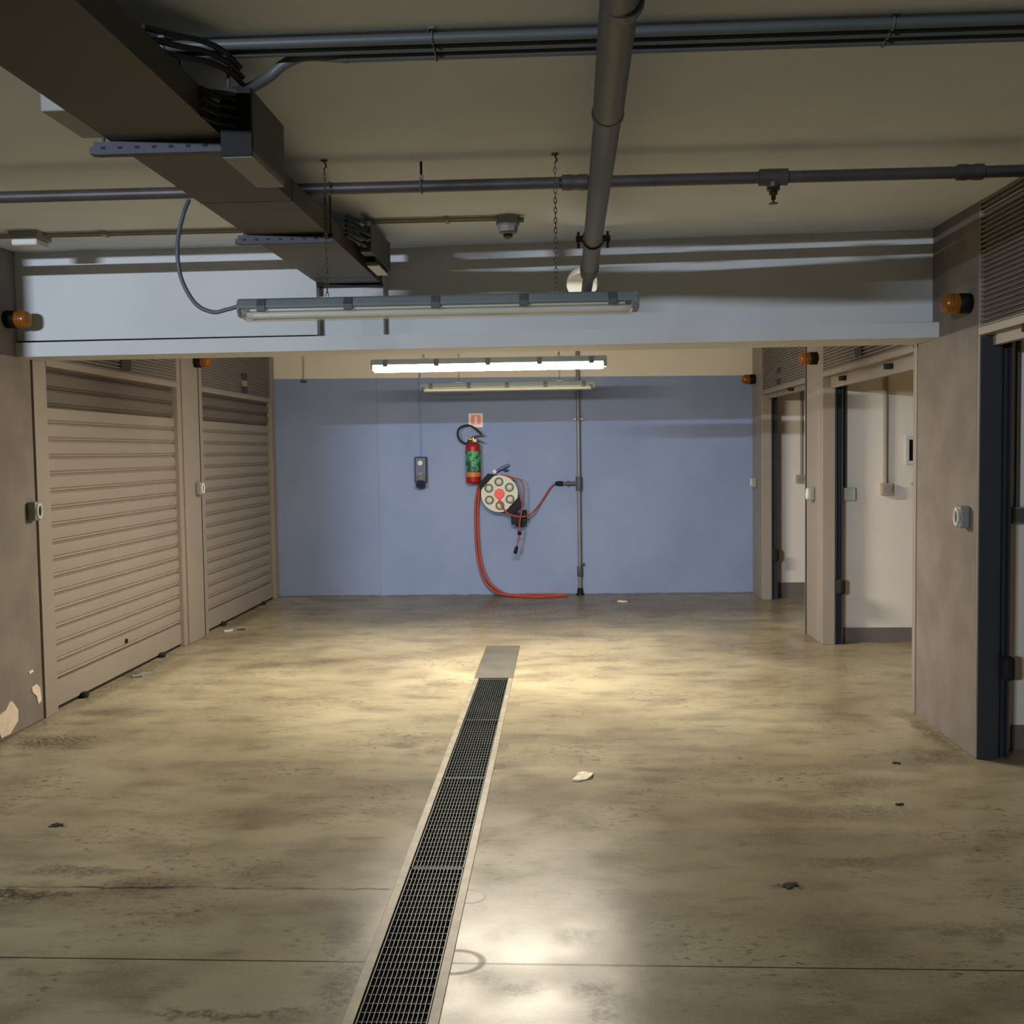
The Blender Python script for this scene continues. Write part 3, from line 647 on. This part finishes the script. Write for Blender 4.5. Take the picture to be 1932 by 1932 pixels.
# drain pipe
dpz = lambda y: 2.565 - .026 * (y - 2.5)
t = thing('drain_pipe', (.15, 4.3, 2.5), 'thick grey plastic drain pipe running under the ceiling into the beam hole', 'pipe')
MB().tube([(.140, 0.3, dpz(.3)), (.143, 2.53, dpz(2.53))], .047, 24).build('pipe', M['pvc'], t, smooth=40)
MB().tube([(.142, 2.53, dpz(2.53)), (.149, 3.30, dpz(3.30))], .0455, 24).build('pipe', M['pvc'], t, smooth=40)
MB().tube([(.149, 3.22, dpz(3.22)), (.153, 5.58, dpz(5.58))], .042, 24).build('pipe', M['pvc'], t, smooth=40)
for (y, r) in ((3.29, .047), (2.53, .050)): MB().rings([(r - .004, -.03), (r, -.026), (r + .002, 0), (r, .012), (r - .004, .016)], (.148, y, dpz(y)), 'y', 26).build('socket_ring', M['pvc'], t, smooth=40)
MB().tube([(.153, 5.56, dpz(5.56)), (.153, 5.60, dpz(5.60)), (.153, 5.70, dpz(5.70)), (.153, 5.80, dpz(5.8)), (.153, 5.86, dpz(5.86) - .002)], [.040, .048, .048, .044, .034], 24).build('reducer', M['galv_dull'], t, smooth=40)
MB().tube([(.153, 5.84, dpz(5.84)), (.152, 6.10, 2.462), (.150, 6.6, 2.445)], .030, 20).build('outlet_pipe', M['pvc'], t, smooth=40)
CYL = 4.98
t = thing('pipe_clamp', (.152, CYL, dpz(CYL)), 'dark bolted clamp around the drain pipe in front of the beam', 'pipe clamp')
MB().rings([(.0448, -.014), (.050, -.014), (.050, .014), (.0448, .014), (.0448, -.014)], (.152, CYL, dpz(CYL)), 'y', 24, False).build('band', M['sprinkler'], t, smooth=30)
for s in (-1, 1):
    MB().box(.152 + s * .062 - .016, .152 + s * .062 + .016, CYL - .014, CYL + .014, dpz(CYL) - .016, dpz(CYL) + .016).build('ear', M['sprinkler'], t, bevel=.004)
    MB().cyl((.152 + s * .066, CYL, dpz(CYL) - .040), (.152 + s * .066, CYL, dpz(CYL) + .034), .006, 8).build('bolt', M['sprinkler'], t)
MB().cyl((.152, CYL, dpz(CYL) + .046), (.152, CYL, ZC), .005, 8).build('hanger_rod', M['galv_dull'], t)
# pipe collar in the hole of the beam
# ------------------------------------------------------------------ back wall
W = YB
t = thing('fire_extinguisher', (-.945, W - .1, 1.21), 'red fire extinguisher with green label hung on the blue wall', 'fire extinguisher')
ex, ey = -.945, W - .095
MB().rings([(.001, 1.212), (.060, 1.212), (.074, 1.222), (.080, 1.245), (.080, 1.60), (.072, 1.628), (.050, 1.645), (.022, 1.652), (.022, 1.66), (.001, 1.66)], (ex, ey, 0), 'z', 32).build('cylinder', M['red'], t, smooth=40)
MB().rings([(.0803, 1.335), (.0812, 1.336), (.0812, 1.555), (.0803, 1.556)], (ex, ey, 0), 'z', 32).build('label', M['label_green'], t, smooth=30)
MB().rings([(.0803, 1.285), (.0812, 1.286), (.0812, 1.333), (.0803, 1.334)], (ex, ey, 0), 'z', 32).build('orange_band', M['orange'], t, smooth=30)
v = MB().rings([(.024, 1.655), (.026, 1.665), (.018, 1.672), (.018, 1.70), (.012, 1.705), (.001, 1.706)], (ex + .005, ey, 0), 'z', 18).cyl((ex - .035, ey, 1.682), (ex + .03, ey, 1.682), .011, 12).build('valve', M['brass'], t, smooth=40)
MB().tube([(ex - .01, ey, 1.705), (ex + .035, ey - .004, 1.716), (ex + .10, ey - .004, 1.724), (ex + .125, ey - .004, 1.715)], [.010, .009, .008, .007], 8).build('handle', M['galv_dull'], v, smooth=50)
MB().tube([(ex + .01, ey, 1.685), (ex + .06, ey - .004, 1.668), (ex + .11, ey - .004, 1.648), (ex + .125, ey - .004, 1.640)], [.008, .008, .007, .006], 8).build('trigger', M['galv_dull'], v, smooth=50)
MB().rings([(.001, -.03), (.016, -.03), (.016, -.018), (.001, -.018)], (ex + .028, ey, 1.668), 'y', 14).build('gauge', M['steel'], v, smooth=40)
hp = [(-.975, ey, 1.682), (-1.002, ey, 1.640), (-1.045, ey - .004, 1.648), (-1.086, ey - .01, 1.682), (-1.104, ey - .012, 1.742), (-1.088, ey - .012, 1.797), (-1.038, ey - .01, 1.826), (-.98, ey - .008, 1.830), (-.926, ey - .006, 1.802), (-.881, ey - .004, 1.762), (-.852, ey, 1.735)]
hp = [(-.978, ey, 1.680), (-1.010, ey, 1.637), (-1.05, ey - .004, 1.650)] + hp[3:]
MB().tube(spline(hp, 8), .0105, 12).build('hose', M['rubber'], t, smooth=50)
MB().box(ex - .03, ex + .03, W - .018, W, 1.40, 1.50).build('wall_bracket', M['galv_dull'], t)

t = thing('wall_sign', (-.918, W, 1.81), 'small faded pink and white sign above the fire extinguisher', 'sign')
MB().box(-.994, -.842, W - .004, W, 1.812, 1.961).build('panel', M['sign_white'], t)
MB().box(-.968, -.862, W - .0055, W - .004, 1.842, 1.945).build('red_field', M['sign_pink'], t)
mb = MB().box(-.930, -.902, W - .0065, W - .0055, 1.852, 1.925).box(-.924, -.908, W - .0065, W - .0055, 1.925, 1.935); mb.build('pictogram', M['sign_white'], t)

# interlocked socket on the wall
t = thing('industrial_socket', (-1.512, W, 1.17), 'tall navy blue power socket with round dial on the blue wall', 'socket')
MB().box(-1.577, -1.447, W - .075, W, 1.225, 1.505).build('housing', M['navy'], t, bevel=.012)
MB().rings([(.001, -.098), (.026, -.098), (.030, -.09), (.030, -.072)], (-1.512, W, 1.438), 'y', 20).build('dial', M['box_white'], t, smooth=40)
MB().box(-1.535, -1.50, W - .079, W - .074, 1.30, 1.335).build('label_plate', M['box_grey'], t)
MB().tube([(-1.510, W - .05, 1.285), (-1.510, W - .085, 1.245), (-1.510, W - .095, 1.232)], [.052, .052, .050], 22).build('socket_collar', M['steel'], t, smooth=40)
MB().tube([(-1.510, W - .080, 1.238), (-1.510, W - .108, 1.192), (-1.510, W - .114, 1.184)], [.050, .054, .04], 22).build('socket_cap', M['navy'], t, smooth=40)
tubething('painted_conduit', [(-1.512, W - .010, 2.40), (-1.512, W - .010, 1.505)], .010, M['blue_pipe'], 'thin blue painted conduit above the navy socket', 'conduit')
t = thing('drop_conduit', (-2.765, W, 2.33), 'thin cream conduit ending in a clip at the top left of the blue wall', 'conduit')
MB().cyl((-2.765, W + .002, 2.345), (-2.765, W + .002, ZC), .010, 10).build('tube', M['cream_pipe'], t, smooth=40)
MB().box(-2.795, -2.735, W - .02, W + .012, 2.318, 2.35).build('end_clip', M['galv_dull'], t, bevel=.006)

# riser pipe
px = .178
t = thing('riser_pipe', (px, W - .05, 0), 'grey steel riser pipe standing against the blue wall, floor to ceiling', 'pipe')
py = W - .045
MB().cyl((px, py, 0.05), (px, py, ZC), .021, 18).build('pipe', M['riser'], t, smooth=40)
MB().rings([(.030, 1.12), (.034, 1.13), (.034, 1.26), (.030, 1.27)], (px, py, 0), 'z', 18).build('tee', M['galv_dull'], t, smooth=40)
mb = MB().rings([(.020, -.02), (.020, -.10), (.027, -.10), (.027, -.13), (.017, -.13), (.017, -.17)], (px, py, 1.197), 'x', 16); mb.build('branch', M['galv_dull'], t, smooth=40)
MB().rings([(.001, -.17), (.022, -.17), (.026, -.19), (.024, -.235), (.014, -.255), (.001, -.255)], (px, py, 1.199), 'x', 16).build('quick_coupler', M['black'], t, smooth=40)
MB().torus((px, py, 1.88), .024, .005, 'z').box(px - .05, px - .022, py - .012, py + .012, 1.872, 1.888).box(px + .022, px + .05, py - .012, py + .012, 1.872, 1.888).box(px - .01, px + .01, py + .02, W, 1.872, 1.888).build('wall_clamp', M['steel'], t)
MB().rings([(.026, .20), (.030, .205), (.030, .30), (.026, .31)], (px, py, 0), 'z', 18).cyl((px + .02, py, .33), (px + .05, py - .01, .335), .010, 10).build('valve', M['galv_dull'], t, smooth=40)
MB().rings([(.001, 0), (.043, 0), (.043, .010), (.034, .022), (.028, .07), (.022, .08)], (px, py, 0), 'z', 22).build('foot', M['black'], t, smooth=40)

# hose reel
rx, rz, ry = -.665, 1.103, W - .17
t = thing('hose_reel', (rx, W, 1.0), 'round pale hose reel with a red hub on the blue wall', 'hose reel')
MB().rings([(.001, 0), (.185, 0), (.190, .006), (.190, .10), (.001, .10)], (rx, ry + .012, rz), 'y', 48).build('hose_drum', M['rubber'], t, smooth=40)
cut = .172; fl_ = []
for i in range(72):
    a = 2 * PI * i / 72; R = .196
    for ang in (math.radians(137), math.radians(-43)):
        cc = math.cos(a - ang)
        if cc > 0: R = min(R, cut / cc if cc * .196 > cut else R)
    fl_.append((rx + R * math.cos(a), rz + R * math.sin(a)))
MB().prism(fl_, 'y', ry - .006, ry + .012).build('flange', M['reel_grey'], t, bevel=.003)
mb = MB()
u = Vector((math.cos(math.radians(-43)), 0, math.sin(math.radians(-43)))); w_ = Vector((-u.z, 0, u.x)); c0 = Vector((rx, 0, rz))
for (a, b, wa, wb) in ((-.235, -.12, .075, .15), (.12, .25, .15, .075)):
    q = [c0 + u * a - w_ * wa, c0 + u * a + w_ * wa, c0 + u * b + w_ * wb, c0 + u * b - w_ * wb]
    mb.prism([(p.x, p.z) for p in q], 'y', ry + .013, ry + .03)
mb.build('bracket_arm', M['black'], t)
MB().box(rx - .10, rx + .10, ry + .11, W, rz - .10, rz + .10).build('wall_mount', M['black'], t)
for k in range(6):
    a = PI / 2 + k * PI / 3 + .03; cx, cz = rx + .126 * math.cos(a), rz + .126 * math.sin(a)
    o = MB().torus((cx, ry - .007, cz), .040, .008, 'y', 24, 8).build('recess_ring', M['ring_dark'], t, smooth=60)
    MB().rings([(.001, -.012), (.020, -.011), (.030, -.004), (.032, 0.0)], (cx, ry - .004, cz), 'y', 20).build('dish', M['reel_grey'], o, smooth=60)
MB().prism([(rx + .056 * math.cos(PI * k / 4 + .2), rz + .056 * math.sin(PI * k / 4 + .2)) for k in range(8)], 'y', ry - .022, ry - .004).build('hub', M['red_hub'], t, bevel=.004)
MB().box(rx - .014, rx + .014, ry - .026, ry - .004, rz - .10, rz - .05).build('hub_inlet', M['red_hub'], t, bevel=.004)
g = MB().box(-.545, -.445, ry - .01, ry + .10, .775, .895).box(-.445, -.382, ry + .01, ry + .10, .785, .925).build('hose_guide', M['black'], t, bevel=.006)
MB().box(-.500, -.410, ry + .02, ry + .06, .745, .775).build('guide_roller', M['rubber'], g)
hy = ry - .060
o = thing('reel_hose', (-.41, hy, 1.1), 'red hose end hanging from the hose reel with a black stopper', 'hose')
MB().tube(spline([(rx + .02, ry + .05, rz + .202), (rx + .12, ry + .03, rz + .172), (-.43, ry - .005, 1.235), (-.405, ry - .035, 1.10), (-.425, hy, .95), (-.452, hy, .80), (-.456, hy, .69), (-.472, hy, .60), (-.492, hy, .525)], 8), .0075, 10).build('tube', M['red_hose'], o, smooth=60)
MB().ball((-.456, hy, .686), .024).build('stopper', M['rubber'], o, smooth=80)
MB().tube([(-.484, hy, .552), (-.490, hy, .530), (-.505, hy, .478), (-.508, hy, .470)], [.010, .019, .021, .012], 12).build('nozzle', M['rubber'], o, smooth=50)
tubething('supply_hose', spline([(rx, ry - .036, rz - .075), (rx + .018, ry - .036, .99), (-.60, ry - .036, .915), (-.53, ry - .036, .873), (-.46, ry - .036, .858), (-.39, ry - .03, .862), (-.325, ry + .03, .890), (-.25, W - .06, .975), (-.175, W - .05, 1.085), (-.12, py, 1.165), (-.082, py, 1.196)], 8), .0085, M['red_hose'], 'thin red hose linking the hose reel hub to the riser pipe', 'hose')
o = tubething('wall_hose', spline([(-.885, W - .02, 1.26), (-.915, W - .03, 1.10), (-.935, W - .02, .95), (-.938, W - .02, .70), (-.930, W - .025, .50), (-.905, W - .03, .32), (-.855, W - .04, .17), (-.77, W - .06, .07), (-.66, W - .10, .022), (-.50, W - .17, .0125), (-.30, W - .25, .0125), (-.10, W - .22, .0125), (.05, W - .15, .0125)], 8), .0125, M['red_hose'], 'outer red hose running from behind the extinguisher down onto the floor', 'hose')
tubething('wall_hose', spline([(-.872, W - .05, 1.24), (-.895, W - .055, 1.05), (-.908, W - .05, .90), (-.905, W - .05, .62), (-.885, W - .05, .40), (-.845, W - .06, .25), (-.78, W - .08, .13), (-.68, W - .07, .05), (-.58, W - .06, .0125), (-.38, W - .05, .0125), (-.15, W - .06, .0125), (.03, W - .08, .0125)], 8), .0125, M['red_hose'], 'inner red hose running from behind the extinguisher down to the wall foot', 'hose')
t = thing('air_gun', (-.68, W - .06, 1.33), 'small violet blue spray gun hooked above the hose reel', 'tool')
MB().tube([(-.705, W - .05, 1.335), (-.64, W - .05, 1.372), (-.565, W - .05, 1.405)], [.012, .018, .015], 10).build('barrel', M['gun_blue'], t, smooth=50)
MB().tube([(-.64, W - .05, 1.365), (-.60, W - .05, 1.345), (-.575, W - .05, 1.350)], [.012, .014, .010], 10).build('grip', M['navy'], t, smooth=50)
MB().rings([(.001, -.02), (.022, -.02), (.022, .05), (.001, .05)], (-.72, W - .05, 1.335), 'y', 14).build('hook', M['steel'], t, smooth=40)

# ------------------------------------------------------------------ trench drain
t = thing('trench_drain', ((DX0 + DX1) / 2, 4.4, 0), 'long steel trench drain with dark grating down the aisle floor', 'drain')
MB().box(DX0 - .002, DX1 + .002, DY0, DY1, -.16, -.14).box(DX0, DX0 + .002, DY0, DY1, -.14, -.045).box(DX1 - .002, DX1, DY0, DY1, -.14, -.045).build('channel', M['channel'], t)
for (x0, x1) in ((DX0 - .030, DX0 + .002), (DX1 - .002, DX1 + .028)):
    MB().box(x0, x1, DY0, DY1 + .02, -.004, .004).build('edge_rail', M['frame_steel'], t, bevel=.0015)
MB().box(DX0 - .03, DX1 + .028, 7.34, 8.56, 0, .007).build('cover_plate', M['cover'], t, bevel=.002)
y = DY0; L = 1.123
while y < DY1 - .05:
    y1 = min(y + L, DY1); mb = MB()
    a, b = y + .004, y1 - .004
    for x in (DX0 + .006, DX1 - .009): mb.box(x, x + .003, a, b, -.032, -.004)
    for yy in (a, b - .003): mb.box(DX0 + .006, DX1 - .006, yy, yy + .003, -.032, -.004)
    k = 13
    for i in range(1, k + 1):
        x = DX0 + .009 + i * (DX1 - DX0 - .018) / (k + 1)
        mb.box(x - .0010, x + .0010, a, b, -.026, -.0045)
    yy = a + .036
    while yy < b - .02: mb.box(DX0 + .006, DX1 - .006, yy - .0012, yy + .0012, -.020, -.0125); yy += .050
    mb.build('grating', M['grating'], t)
    y = y1

# ------------------------------------------------------------------ litter
def scrap(name, loc, size, mat, label, cat, h=.006, seed=1, rot=0.0, elong=1.0):
    rnd = random.Random(seed); mb = MB(); k = 11; top = []
    c = mb.bm.verts.new((0, 0, h)); ring = []
    for i in range(k):
        a = 2 * PI * i / k; r = size * rnd.uniform(.45, 1.2)
        ring.append((mb.bm.verts.new((math.cos(a) * r * elong, math.sin(a) * r, h * rnd.uniform(.3, 1.3))), mb.bm.verts.new((math.cos(a) * r * .95 * elong, math.sin(a) * r * .95, 0))))
    low = mb.bm.verts.new((0, 0, 0))
    for i in range(k):
        A, B = ring[i], ring[(i + 1) % k]
        mb.bm.faces.new((c, A[0], B[0])); mb.bm.faces.new((A[0], A[1], B[1], B[0])); mb.bm.faces.new((low, B[1], A[1]))
    mb.rot(Matrix.Rotation(rot, 4, 'Z'))
    o = mb.build(name, mat); o.location = loc
    return tag(o, label, cat)
scrap('paper_scrap', (.082, 5.10, 0), .052, M['paper'], 'torn pale paper scrap on the floor right of the drain', 'paper', .012, 3, 1.15, 1.5)
scrap('paper_scrap', (.605, 11.07, 0), .045, M['paper'], 'tiny white paper scrap on the floor near the blue wall', 'paper', .010, 4, .3, 1.6)
scrap('paper_scrap', (XL + .10, 7.50, 0), .055, M['box_grey'], 'grey scrap lying at the foot of the nearest closed door', 'paper', .012, 5, 1.2, 1.3)
scrap('paper_scrap', (-2.96, 9.42, 0), .05, M['sign_white'], 'pale scrap lying at the foot of the far closed door', 'paper', .008, 12, 1.4, 1.6)
for i, (x, y, s, lab) in enumerate([(-2.153, 4.411, .022, 'small dark leaf on the floor in the lower left'), (1.612, 5.314, .017, 'dark pebble on the floor nearest the right stucco pier'),
                                    (1.442, 4.692, .014, 'tiny dark pebble on the right floor between the other two dark bits'), (.781, 3.803, .026, 'flat dark crumb on the floor between drain and right side, nearest the joint'),
                                    (-2.869, 9.474, .030, 'dark scrap on the floor in front of the far closed door')]):
    scrap('debris_crumb', (x, y, 0), s, M['debris'], lab, 'debris', .005, 20 + i, .2 * i, 1.4)

# ------------------------------------------------------------------ camera, world, view
f = 2050.0
Yc = Vector((94, 116, f)).normalized()
Xc = Vector((1, .012, 0)); Xc.z = -(Xc.x * Yc.x + Xc.y * Yc.y) / Yc.z; Xc.normalize()
Zc = Vector((0, 1, 0)); Zc -= Yc * Zc.dot(Yc); Zc -= Xc * Zc.dot(Xc); Zc.normalize()
right = Vector((Xc.x, Yc.x, Zc.x)); up = Vector((Xc.y, Yc.y, Zc.y)); fwd = Vector((Xc.z, Yc.z, Zc.z))
cam = bpy.data.cameras.new('camera'); co = bpy.data.objects.new('camera', cam); COL.objects.link(co)
m = Matrix.Identity(4)
for i in range(3): m[i][0], m[i][1], m[i][2] = right[i], up[i], -fwd[i]
m[0][3], m[1][3], m[2][3] = 0, 0, H
co.matrix_world = m
cam.sensor_width = 36.0; cam.lens = f / 1932 * 36.0; cam.clip_start = 0.02
C.camera = co
w = bpy.data.worlds.new('world'); C.world = w; w.use_nodes = True
w.node_tree.nodes['Background'].inputs[0].default_value = (0.02, 0.02, 0.022, 1)
w.node_tree.nodes['Background'].inputs[1].default_value = 1.0
C.view_settings.view_transform = 'Standard'; C.view_settings.look = 'None'
C.view_settings.gamma = 1.0; C.view_settings.exposure = 0.0
C.view_settings.use_curve_mapping = False
try:
    C.cycles.use_denoising = True
    C.cycles.sample_clamp_indirect = 3.0
    C.cycles.caustics_reflective = False; C.cycles.caustics_refractive = False
except Exception: pass
